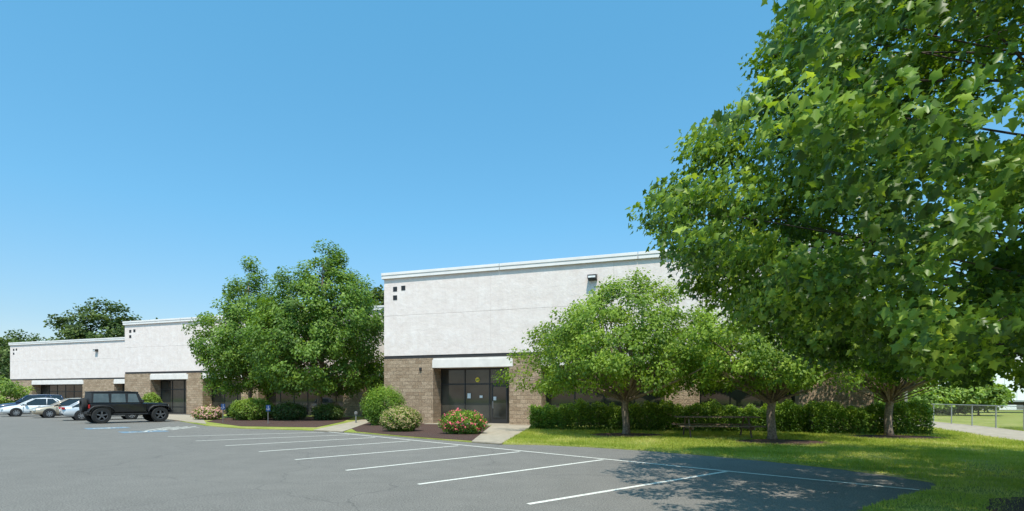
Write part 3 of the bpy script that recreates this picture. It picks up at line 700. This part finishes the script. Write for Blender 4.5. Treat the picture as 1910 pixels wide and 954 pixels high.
def picnic():
    y=19.9; x=(1336-CX)/F*y
    e=empty('picnic_table','weathered wooden picnic table with benches on the lawn before the hedge','picnic table',(x,y,.03),R(-6))
    L=1.45
    part('tabletop',M['wood'],e,*[(-L,L,-.38+k*.155,-.38+k*.155+.14,.74,.78) for k in range(5)])
    for s in (-1,1):
        part('bench_seat',M['wood'],e,*[(-L,L,s*.72-.14+k*.15,s*.72-.14+k*.15+.135,.43,.47) for k in range(2)])
    for sx in (-1,1):
        xx=sx*1.05
        for s in (-1,1):
            MB().hexa([(xx-.02,s*.66-.05,0),(xx+.02,s*.66-.05,0),(xx+.02,s*.66+.05,0),(xx-.02,s*.66+.05,0),(xx-.02,s*.25-.05,.737),(xx+.02,s*.25-.05,.737),(xx+.02,s*.25+.05,.737),(xx-.02,s*.25+.05,.737)]).build('leg',M['wood'],e)
        part('cross_beam',M['wood'],e,(xx+.022,xx+.06,-.84,.84,.33,.427))
picnic()
def fence():
    a=Vector((20.6,17.5)); b=Vector((25.2,32.5)); d=(b-a); L=d.length; e=empty('chain_link_fence','low galvanised chain link fence beyond the access road','fence',(a.x,a.y,.03),math.atan2(d.y,d.x))
    H=1.08
    for k in range(8): MB().tube([(k*2.2,0,0),(k*2.2,0,H+.03)],.03,8).build('post',M['galv'],e)
    MB().tube([(0,0,H),(L,0,H)],.02,8).build('top_rail',M['galv'],e)
    m=MB(); s=.11; w=.0065
    k=-H
    while k<L:
        for sg in (0,1):
            x0=k if sg==0 else k+H; x1=k+H if sg==0 else k; z0,z1=.03,H
            if min(x0,x1)<0 or max(x0,x1)>L: continue
            yy=.03+.004*sg
            m.poly([(x0-w,yy,z0),(x0+w,yy,z0),(x1+w,yy,z1),(x1-w,yy,z1)])
        k+=s
    m.build('wire_mesh',M['galv'],e)
fence()
def trailer(px,d,rz,label):
    x,y=AT(px,d); e=empty('semi_trailer',label,'trailer',(x,y,0),rz)
    part('cargo_box',M['trailer'],e,(-6.8,6.8,-1.25,1.25,1.15,4.0),bev=.05)
    part('side_rail',M['galv'],e,(-6.82,6.82,-1.275,-1.252,1.1,1.25),(-6.82,6.82,1.252,1.275,1.1,1.25))
    m=MB()
    for k in range(11): m.box(-6.2+k*1.24-.02,-6.2+k*1.24+.02,-1.262,-1.252,1.26,3.9)
    m.build('panel_seam',M['galv'],e)
    for wx in (-5.3,-4.1):
        for s in (-1,1): wheel(e,wx,s*1.05,.5,.35,M['rimdark'],6)
    for s in (-1,1): MB().tube([(4.2,s*.8,0),(4.2,s*.8,1.15)],.07,8).build('landing_leg',M['plastic'],e)
    part('underframe',M['plastic'],e,(-6.3,5.5,-.5,.5,.8,1.14))
trailer(1850,52,R(4),'white semi trailer parked behind the young tree')
def shed():
    x,y=AT(1880,66); e=empty('warehouse','low pale white warehouse at the right edge behind the trailer','building',(x,y,0),R(-4))
    part('wall',M['trailer'],e,(-3.5,26,0,18,0,5.2)); part('roof',M['coping'],e,(-3.8,26.3,-.3,18.3,5.203,5.5),bev=.03)
    for k in range(3):
        f=part('loading_door',M['greypaint'],e,(1+k*6,4.2+k*6,-.04,-.004,.1,3.4)); part('panel_rib',M['galv'],f,*[(1.02+k*6,4.18+k*6,-.055,-.041,.6+j*.6,.63+j*.6) for j in range(5)])
shed()
x,y=AT(1690,34)
e=empty('steel_pole','plain steel pole standing past the end of the hedge','pole',(x,y,0)); MB().tube([(0,0,0),(0,0,5.2)],[.09,.07],10).build('shaft',M['galv'],e,True); part('base_plate',M['galv'],e,(-.2,.2,-.2,.2,0,.06))

# ---------------------------------------------------------------- light
EL=62; sd=Vector((.0,-1.0)).normalized()
az=math.atan2(sd.x,sd.y)
sun=bpy.data.lights.new('Sun','SUN'); sun.energy=5.0; sun.angle=R(.53); sun.color=(1,.935,.83)
so=bpy.data.objects.new('Sun',sun); col.objects.link(so)
D=Vector((sd.x*math.cos(R(EL)),sd.y*math.cos(R(EL)),math.sin(R(EL))))
so.rotation_euler=D.to_track_quat('Z','Y').to_euler()
w=bpy.data.worlds.new('World'); scene.world=w; w.use_nodes=True; nt=w.node_tree; nt.nodes.clear()
sk=nt.nodes.new('ShaderNodeTexSky'); sk.sky_type='NISHITA'; sk.sun_disc=False; sk.sun_elevation=R(EL); sk.sun_rotation=az
sk.air_density=1.0; sk.dust_density=.6; sk.ozone_density=1.6; sk.altitude=50
tc=nt.nodes.new('ShaderNodeTexCoord'); sx=nt.nodes.new('ShaderNodeSeparateXYZ'); nt.links.new(tc.outputs['Generated'],sx.inputs[0])
tint=ramp(nt,sx.outputs[2],[(0,(.44,.37,.39)),(.12,(.38,.44,.45)),(.3,(.35,.60,.61)),(.62,(.38,.80,.78))])
mulc=mixc(nt,1.0,sk.outputs[0],tint,'MULTIPLY')
bg=nt.nodes.new('ShaderNodeBackground'); bg.inputs[1].default_value=.34
ow=nt.nodes.new('ShaderNodeOutputWorld'); nt.links.new(mulc,bg.inputs[0]); nt.links.new(bg.outputs[0],ow.inputs[0])

# ---------------------------------------------------------------- camera
cd=bpy.data.cameras.new('Camera'); co_=bpy.data.objects.new('Camera',cd); col.objects.link(co_)
co_.location=(0,0,EH); co_.rotation_euler=(R(90),0,0)
cd.sensor_fit='HORIZONTAL'; cd.sensor_width=36; cd.lens=36*F/1910; cd.shift_y=(HY-477)/1910; cd.clip_end=4000; cd.clip_start=.05
scene.camera=co_
scene.view_settings.view_transform='Standard'; scene.view_settings.look='None'; scene.view_settings.exposure=0
